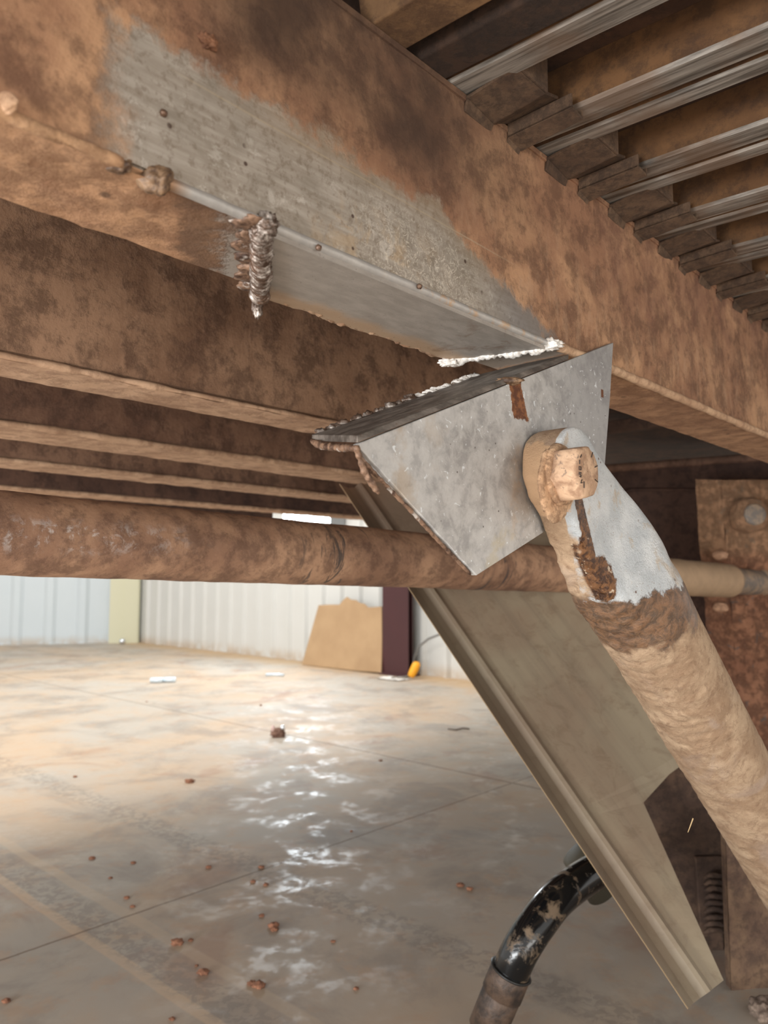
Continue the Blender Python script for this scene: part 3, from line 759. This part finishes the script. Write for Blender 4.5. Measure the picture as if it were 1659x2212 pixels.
# hexagonal head
hx = []; R6 = .0265; hd = .030
def hexring(off, r, rnd):
    out = []
    for k in range(6):
        for m_ in range(6):
            a0 = radians(60*k+12); a1 = radians(60*(k+1)+12); q0 = Vector((cos(a0), sin(a0)))*r; q1 = Vector((cos(a1), sin(a1)))*r
            q = q0.lerp(q1, m_/6); L_ = q.length; q = q*(1-rnd+rnd*(r*.90/L_)); out.append(bc+U*q.x+Z*q.y*1.08-N*off)
    return out
rings = [hexring(.004, R6, .05), hexring(.015, R6, .05), hexring(.026, R6, .08), hexring(.0295, R6*.985, .4), hexring(.0320, R6*.90, .95), hexring(.0322, R6*.4, 1), hexring(.0322, R6*.02, 1)]
V_ = []; F_ = []
for r in rings:
    for q in r: V_.append(q+Vector((0, 0, 1))*.0005*noise.fractal(q*160, 1, 2, 3)-N*.0006*noise.fractal(q*120, 1, 2, 3))
for i in range(len(rings)-1):
    for k in range(36): F_.append([i*36+k, i*36+(k+1) % 36, (i+1)*36+(k+1) % 36, (i+1)*36+k])
F_.append(list(range(36)))
bolt = obj('bolt_head', V_, F_, HM, so, 'mud-caked hexagonal bolt head', smooth=True)
# raised grade dashes and maker's letters on the head
mk = G('dark_mark').out((58, 50, 46), .6)
fc = bc-N*.0327
def stroke(pts, r=.00045): return tube([fc+U*a+Z*b for a, b in pts], r, 6)
marks = [[(.0145*cos(a), .0175*sin(a)), (.0205*cos(a), .0235*sin(a))] for a in (radians(60), radians(20), radians(-20))]
marks += [[(-.0145, .0125), (-.0125, .0150), (-.0120, .0155)], [(-.0165, .006), (-.0160, .010)],
          [(-.0175, .0005), (-.0140, .0005), (-.0140, .0035), (-.0175, .0035), (-.0175, .0005)],
          [(-.0135, -.0025), (-.0170, -.0020), (-.0165, -.0040), (-.0140, -.0045), (-.0145, -.0065), (-.0172, -.0060)],
          [(-.0125, -.0085), (-.0150, -.0125), (-.0115, -.0115)], [(-.0090, -.0165), (-.0085, -.0100)]]
obj('stamped_mark', *join([stroke(m_) for m_ in marks]), mk, bolt, 'small dark stamped letters and dashes')
# crust below the strut left edge and straw
tag(obj('straw', *tube([at(1497, 1768, .995), at(1492, 1782, .99), at(1486, 1798, .985)], [.0008, .0007, .0004], 6), G('dry_straw').out((206, 172, 120), .7)), 'tiny dry straw hanging off the left side of the strut', 'straw')

# ------------------------------------------------------------------ muddy cross tube
PM = m_pipe()
q0 = at(0, 1151, 1.0); q1 = at(1460, 1247, 2.30); dq = (q1-q0)
def pipe_end(x):   # point on the tube's centre line seen at column x
    lo, hi = -1, 3
    for _ in range(50):
        m_ = (lo+hi)/2; P = q0+dq*m_-CAM; dpt = P.y*cos(PITCH)+P.z*sin(PITCH)
        if CX+F*P.x/dpt < x: lo = m_
        else: hi = m_
    return q0+dq*lo
pe = pipe_end(1572); pe2 = pipe_end(1640)
ct = thing('cross_tube', q0+dq*.3, 'long muddy steel tube crossing behind the bracket from left to right', 'pipe')
obj('tube', *tube(line(q0-dq*.45, pe, 420), .0552, 64, True, .0011, 22), PM, ct, smooth=True)
gp = G('grey_worn_steel'); n_ = gp.noise(20, 5, .7, lo=.4, hi=.6); gp = gp.out(gp.mix(n_, (122, 112, 104), (166, 140, 114)), .6, .1, n_, .3, .003)
obj('reduced_end', *tube(line(pe-dq.normalized()*.01, pe2, 30), .044, 40, True, .0015, 20), gp, ct, 'narrower grey end of the tube', smooth=True)
obj('end_rim', *tube([pe2-dq.normalized()*.02, pe2-dq.normalized()*.008, pe2+dq.normalized()*.004, pe2+dq.normalized()*.006], [.047, .051, .050, .040], 40, True, .001, 20), mud_mat('rim_mud', (186, 156, 126), (160, 128, 100), (110, 84, 64), 2), ct, smooth=True)

# ------------------------------------------------------------------ slanted folded panel
SB = Vector(at(1485, 2180, 1.30)); ST = Vector(at(733, 1046, 2.05)); ax = (SB-ST); L = ax.length; ax.normalize()
Wd = Vector((.93, .30, .22)); Wd = (Wd-ax*Wd.dot(ax)).normalized(); Nn = Wd.cross(ax)
if Nn.y > 0: Nn = -Nn          # towards the camera
prof = [(0, 0), (.004, -.006), (.030, -.030), (.048, -.034), (.058, -.024), (.066, -.022), (.078, -.032), (.092, -.034), (.52, -.040)]
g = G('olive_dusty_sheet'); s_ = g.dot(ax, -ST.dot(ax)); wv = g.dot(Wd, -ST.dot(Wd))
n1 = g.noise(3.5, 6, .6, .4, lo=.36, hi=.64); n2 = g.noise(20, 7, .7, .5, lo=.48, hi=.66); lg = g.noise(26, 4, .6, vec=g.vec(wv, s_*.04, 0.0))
c_ = g.mix(n1, (142, 120, 96), (150, 134, 108)); c_ = g.mix(n2*.4, c_, (116, 92, 68)); c_ = g.mix(lg.step(.45, .7)*.35, c_, (108, 94, 78)); c_ = g.mix(wv.step(.10, .04)*.45, c_, (112, 96, 78))  # last mix paints shade into the colour of the folded lip
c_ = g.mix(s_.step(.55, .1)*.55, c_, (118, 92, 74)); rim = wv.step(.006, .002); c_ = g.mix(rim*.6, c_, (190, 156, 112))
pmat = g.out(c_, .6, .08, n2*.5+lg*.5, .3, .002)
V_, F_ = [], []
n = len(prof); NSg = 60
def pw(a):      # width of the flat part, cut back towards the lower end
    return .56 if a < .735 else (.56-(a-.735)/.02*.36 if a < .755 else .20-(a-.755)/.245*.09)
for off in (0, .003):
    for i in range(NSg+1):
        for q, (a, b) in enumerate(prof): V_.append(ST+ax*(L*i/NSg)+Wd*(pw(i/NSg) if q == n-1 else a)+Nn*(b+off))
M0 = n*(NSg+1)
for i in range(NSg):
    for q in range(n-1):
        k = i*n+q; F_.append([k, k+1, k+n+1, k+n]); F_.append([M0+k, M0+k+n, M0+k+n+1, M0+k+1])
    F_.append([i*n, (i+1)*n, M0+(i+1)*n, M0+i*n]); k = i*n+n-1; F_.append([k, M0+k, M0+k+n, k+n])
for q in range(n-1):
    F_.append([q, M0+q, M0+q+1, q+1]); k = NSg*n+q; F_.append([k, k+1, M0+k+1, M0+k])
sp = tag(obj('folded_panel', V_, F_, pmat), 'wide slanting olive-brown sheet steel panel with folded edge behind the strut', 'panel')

# ------------------------------------------------------------------ right-hand dark housing behind the tube
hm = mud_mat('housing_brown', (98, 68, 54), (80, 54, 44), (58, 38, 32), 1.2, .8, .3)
hp = thing('housing_panel', at(1440, 1300, 3.2), 'dark brown pressed housing panel behind the tube, right of the bracket', 'panel')
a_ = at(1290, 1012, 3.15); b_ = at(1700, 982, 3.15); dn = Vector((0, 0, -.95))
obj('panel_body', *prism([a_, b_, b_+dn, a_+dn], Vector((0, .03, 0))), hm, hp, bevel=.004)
obj('top_lip', *tube(line(a_-Z*.002, b_-Z*.002, 60), .017, 16, True, .003, 10), mud_mat('lip_mud', (146, 108, 86), (122, 88, 70), (90, 62, 50), 1.2), hp, 'paler rounded top lip', smooth=True)
i0 = at(1345, 1058, 3.11)
def rr(c, w_, h_, r_, n=6):
    out = []
    for cx, cy, s0 in ((w_-r_, -r_, 90), (r_, -r_, 180), (r_, -h_+r_, 270), (w_-r_, -h_+r_, 0)):
        pass
    for cx, cy, st_ in ((r_, -r_, 180), (w_-r_, -r_, 90), (w_-r_, -h_+r_, 0), (r_, -h_+r_, -90)):
        for k in range(n+1):
            a = radians(st_-90*k/n); out.append(c+Vector((cx+r_*cos(a), 0, cy+r_*sin(a))))
    return out
loop = rr(i0, .62, .40, .04)
obj('pressed_ridge', *tube(loop+[loop[0]], .007, 8), hm, hp, 'raised rounded rectangle ridge', smooth=True)
# farther dark crossing members in the black opening
xm = mud_mat('far_member', (92, 64, 48), (72, 50, 38), (46, 32, 26), 1.2)
fa = at(1230, 950, 2.62); fb = at(1560, 900, 2.35)
tag(obj('cross_member', *prism([fa, fb, fb+Z*.035, fa+Z*.045], Vector((0, .05, 0))), xm, bevel=.004), 'dim brown cross member under the deck in the black opening right of the bracket', 'beam')

# ------------------------------------------------------------------ rusty hanger block
HB = mud_mat('rust_caked_block', (186, 130, 94), (158, 104, 74), (112, 72, 54), 1.6, .95, .9, .008)
gh = G('rust_caked_hanger'); cc, hh, b_1, c_1 = mud_layers(gh, (180, 122, 88), (152, 98, 70), (112, 72, 52), 1.3)
gm = gh.noise(16, 6, .7, .8, lo=.60, hi=.64); cc = gh.mix(gm*.7, cc, (112, 106, 102)); cc = gh.mix(gh.dot(Z, -H).step(.05, .12)*.5, cc, (184, 144, 104))
HB = gh.out(cc, .92, 0, hh*1.2+gh.noise(30, 7, .75)*.8, .9, .009)
hg = thing('hanger_block', at(1600, 1800, 2.75), 'rust and mud caked steel hanger block at the right edge, taking the tube end', 'bracket')
c0 = at(1556, 1037, 2.74)                       # upper left front corner
ex = Vector((.97, .10, .02)).normalized(); dz = Vector((.035, -.02, -1.0)).normalized(); ey = Vector((0, 1, 0))
def hb_fn(a, b):
    q = c0+ex*(.7*a)+dz*(1.05*b)
    return q-ey*(.010*noise.fractal(q*9, 1, 2, 6)+.006*noise.fractal(q*32, 1, 2, 4))
v, f = grid(hb_fn, 110, 220)
def hs_fn(a, b):
    q = c0+dz*(1.05*b)+Vector((-.062, .07, .012))*a
    nn_ = .009*noise.fractal(q*16, 1, 2, 6); return q+Vector((-.8, -.6, 0))*nn_*(1 if .02 < a else 0)
v2, f2 = grid(hs_fn, 16, 220)
def ht_fn(a, b):
    q = c0+ex*(.62*a)+Vector((-.05*0, .10, .015))*b; return q+Z*.006*noise.fractal(q*14, 1, 2, 5)
v3, f3 = grid(ht_fn, 90, 14)
obj('block_body', *join([(v, f), (v2, f2), (v3, f3)]), HB, hg, smooth=True)
bcn = at(1626, 1112, 2.67)
def ydisc(c, r, th, seg=40, amp=.08):
    V_, F_ = [], [[3*seg+k for k in range(seg)]]
    for i, (h, q) in enumerate(((0, r), (th*.7, r), (th, r*.85), (th, .01))):
        for k in range(seg):
            a = 2*pi*k/seg; j = q*(1+amp*noise.noise(Vector((cos(a)*2, sin(a)*2, 5)))); V_.append(c+Vector((cos(a)*j, -h, sin(a)*j)))
    for i in range(3):
        for k in range(seg): F_.append([i*seg+k, i*seg+(k+1) % seg, (i+1)*seg+(k+1) % seg, (i+1)*seg+k])
    return V_, F_
obj('bolt_end', *ydisc(bcn+Vector((0, .05, 0)), .062, .055), HB, hg, 'round mud-covered bolt end', smooth=True)
obj('bolt_core', *ydisc(bcn+Vector((.004, -.004, 0)), .038, .010), gp, hg, 'grey worn bolt face', smooth=True)
for x, y in ((1556, 1199), (1556, 1312)):
    q = at(x, y, 2.68); obj('nut', *blob(q, .026, .02, .017, .2, 1.6, x+y, 3), mud_mat('nut_mud_%d' % y, (214, 164, 128), (190, 142, 108), (150, 106, 80), 2), hg, smooth=True)
ov = []
for k in range(25):
    a = 2*pi*k/24; q = at(1538, 1370, 2.33); ov.append(q+Vector((.012*cos(a), 0, .045*sin(a))))
# lower brown plate at the bottom right
lb = mud_mat('lower_plate_brown', (112, 84, 60), (88, 62, 46), (60, 40, 30), 1.6, .8, .4)
l1 = at(1567, 1850, 1.62); 
lpz = thing('hanger_plate', at(1600, 2205, 1.62), 'brown vertical plate in the bottom right corner beneath the strut', 'plate')
def lp_fn(a, b):
    q = at(1567, 1780, 1.62)+Vector((.9*a*.36, .05*a, 0))+Z*(-.52*b); return q-ey*.003*noise.fractal(q*18, 1, 2, 5)
v, f = grid(lp_fn, 60, 90); v2, f2 = box(at(1567, 1780, 1.62)+Vector((0, .006, -.52)), Vector((.32, .018, 0)), Vector((0, .02, 0)), Z*.52)
obj('plate_body', *join([(v, f), (v2, f2)]), lb, lpz)
q = at(1655, 2185, 1.5); obj('mud_clod', *blob(q, .03, .03, .022, .4, 2, 5, 4), mud_mat('grey_clod', (150, 128, 110), (118, 98, 84), (80, 62, 52), 3), lpz, smooth=True)
# dark plate put in for shade, with a wrinkled rubber-like bulge left of that plate
db = mud_mat('painted_shade_brown', (98, 72, 54), (76, 54, 42), (52, 36, 28), 1.6, .85, .6)
dbt = thing('shade_plate', at(1500, 2100, 1.75), 'dim brown plate put in for shade, with a ridged boss between the slanted panel and the strut', 'bracket')
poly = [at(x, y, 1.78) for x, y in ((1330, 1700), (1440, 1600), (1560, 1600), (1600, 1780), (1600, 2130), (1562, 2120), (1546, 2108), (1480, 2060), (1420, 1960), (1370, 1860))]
obj('shade_body', *prism(poly, Vector((0, .02, 0))), db, dbt, bevel=.002)
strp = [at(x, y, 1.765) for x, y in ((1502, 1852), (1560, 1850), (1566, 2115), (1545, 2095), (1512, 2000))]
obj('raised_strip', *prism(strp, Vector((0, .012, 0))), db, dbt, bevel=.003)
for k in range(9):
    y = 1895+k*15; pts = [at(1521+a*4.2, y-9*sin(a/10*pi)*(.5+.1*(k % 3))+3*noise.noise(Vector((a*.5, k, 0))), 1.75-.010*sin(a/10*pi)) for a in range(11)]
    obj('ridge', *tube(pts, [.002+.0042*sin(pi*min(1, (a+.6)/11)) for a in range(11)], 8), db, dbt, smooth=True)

# ------------------------------------------------------------------ black hose and grey stub
hb = G('glossy_black_hose'); n_ = hb.noise(30, 6, .7, .5, lo=.52, hi=.66)
hbm = hb.out(hb.mix(n_*.7, (16, 17, 18), (128, 104, 78)), n_*.6+.14, 0, n_, .2, .002)
ctrl = [at(x, y, d) for x, y, d in ((1330, 1866, 1.62), (1290, 1880, 1.58), (1245, 1908, 1.53), (1200, 1945, 1.48), (1160, 1995, 1.44), (1125, 2050, 1.42), (1100, 2105, 1.42))]
def spline(ps, k=8):
    out = []
    for i in range(len(ps)-1):
        p0, p1, p2, p3 = ps[max(i-1, 0)], ps[i], ps[i+1], ps[min(i+2, len(ps)-1)]
        for j in range(k):
            t = j/k; out.append(.5*((2*p1)+(p2-p0)*t+(2*p0-5*p1+4*p2-p3)*t*t+(3*p1-p0-3*p2+p3)*t**3))
    return out+[ps[-1]]
ho = thing('hose', at(1100, 2205, 1.4), 'glossy black hose bending down from behind the slanted panel', 'hose')
obj('hose_tube', *tube(spline(ctrl), .034, 32, True, .0005, 12), hbm, ho, smooth=True)
sl = G('muddy_black_sleeve'); n_ = sl.noise(16, 6, .7, lo=.4, hi=.65); slm = sl.out(sl.mix(n_, (44, 36, 32), (92, 70, 54)), .6, 0, n_, .4, .003)
e0 = at(1104, 2096, 1.42); e1 = at(1084, 2145, 1.42); e2 = at(1052, 2222, 1.42)
obj('sleeve', *tube([e0, e0.lerp(e1, .1), e1], [.034, .0375, .0375], 32), slm, ho, smooth=True)
obj('sleeve', *tube([e1, e1.lerp(e2, .04), e2], [.034, .036, .035], 32), slm, ho, smooth=True)
obj('sleeve_ring', *tube([e0-(e1-e0)*.02, e0, e0+(e1-e0)*.12], [.036, .040, .036], 32), G('dark_rubber').out((26, 25, 24), .4), ho, smooth=True)
sb0 = at(1255, 1842, 1.66); sb1 = at(1268, 1905, 1.66)
gs = G('olive_grey_fitting').out((72, 66, 52), .6)
st_ = thing('pipe_stub', sb1, 'short olive-grey pipe stub poking out beside the hose behind the panel', 'fitting')
obj('stub', *tube([at(1250, 1848, 1.66), at(1262, 1872, 1.66), at(1300, 1930, 1.66)], [.032, .034, .034], 24), gs, st_, smooth=True)
obj('cap', *tube([at(1243, 1840, 1.66), at(1247, 1844, 1.66), at(1252, 1852, 1.66)], [.026, .036, .036], 24), gs, st_, smooth=True)

# ------------------------------------------------------------------ litter on the floor
CM = mud_mat('red_clod', (170, 112, 80), (148, 94, 66), (110, 70, 50), 4, .95, .8)
spots = [(850, 112, 1.0), (618, 362, 1.7), (300, 612, .9), (434, 626, .8), (360, 675, .7), (413, 740, 1.0), (432, 768, .7), (680, 640, .8), (852, 640, .8), (825, 687, .8), (866, 697, .9),
         (852, 798, .9), (893, 832, 1.5), (893, 845, .9), (578, 888, 1.3), (622, 878, .6), (663, 985, 1.3), (640, 960, .5), (820, 1020, 1.1), (845, 1028, 1.3), (1500, 700, 1.0), (1530, 712, .8), (1085, 882, .6), (1160, 1036, .7), (1240, 292, 1.1), (1145, 522, .6), (245, 345, .8), (478, 40+60, .6), (20, 1078, .8), (560, 1135, .7)]
for k, (x, y, s) in enumerate(spots):
    c = floor_at(x*.663, 1450+y*.663); r = .0075*s*(1+.2*sin(k))
    c.z = r*.35
    tag(obj('mud_clod', *blob(c, r*1.25, r*1.1, r*.6, .5, 2.0, 200+k, 3), CM, smooth=True), 'small reddish-brown clod of dried mud on the concrete floor', 'mud clod', 'mud clods scattered on the concrete')
ML = G('shiny_scrap_metal').out((226, 232, 238), .12, .9)
c = floor_at(601, 1592); cl_ = thing('mud_lump', c, 'larger dark mud lump with shiny bits in the middle of the floor', 'mud clod')
obj('lump', *blob(c+Z*.022, .036, .03, .026, .5, 2.2, 77, 4), mud_mat('grey_brown_lump', (150, 112, 92), (120, 84, 68), (80, 52, 42), 4), cl_, smooth=True)
obj('shiny_bit', *blob(c+Vector((.024, -.01, .052)), .013, .013, .013, .1, 1, 1, 3), ML, cl_, smooth=True)
obj('shiny_bit', *blob(c+Vector((-.026, -.01, .044)), .012, .012, .020, .2, 1, 2, 3), G('pinkish_wet_bit').out((200, 168, 160), .3, .2), cl_, smooth=True)
WHT = G('white_glint').out((214, 228, 238), .15, .2)  # pale pieces put in for white glints on the far floor
for x, y, lab in ((337, 1475, 'pale scrap for a white glint on the far floor, nearer one of the left pair'), (365, 1474, 'oblong pale scrap for a white glint beside the first on the far floor')):
    c = floor_at(x, y); v, f = tube([c+Vector((-.05, 0, .022)), c+Vector((-.045, 0, .022)), c+Vector((.05, 0, .022)), c+Vector((.055, 0, .022))], [.008, .022, .022, .01], 16)
    tag(obj('glint_scrap', v, f, WHT, smooth=True), lab, 'scrap')
c = floor_at(594, 1460); tag(obj('glint_scrap', *tube([c+Vector((-.08, 0, .012)), c+Vector((0, 0, .012)), c+Vector((.08, -.03, .012))], .012, 12), WHT, smooth=True), 'thin pale strip for a white glint on the floor left of the cardboard', 'scrap')
c = floor_at(264, 1392); tag(obj('ball', *blob(c+Z*.04, .04, .04, .04, 0, 1, 1, 3), ML, smooth=True), 'small shiny ball at the foot of the corner post', 'ball')
c = floor_at(695, 1432)+WN*.12; tag(obj('cup', *tube([c, c+Z*.005, c+Z*.09, c+Z*.10], [.03, .034, .042, .040], 20), G('translucent_cup').out((214, 190, 164), .3), smooth=True), 'pale plastic cup in front of the cardboard sheet', 'cup')
# wire on the floor
c1 = floor_at(985, 1576); tag(obj('wire', *tube([floor_at(968, 1576)+Z*.004, floor_at(985, 1578)+Z*.004, floor_at(1000, 1575)+Z*.006, floor_at(1014, 1576)+Z*.004], .004, 8), G('dark_wire').out((96, 78, 62), .6), smooth=True), 'short dark wire offcut on the floor left of the slanted panel', 'wire')
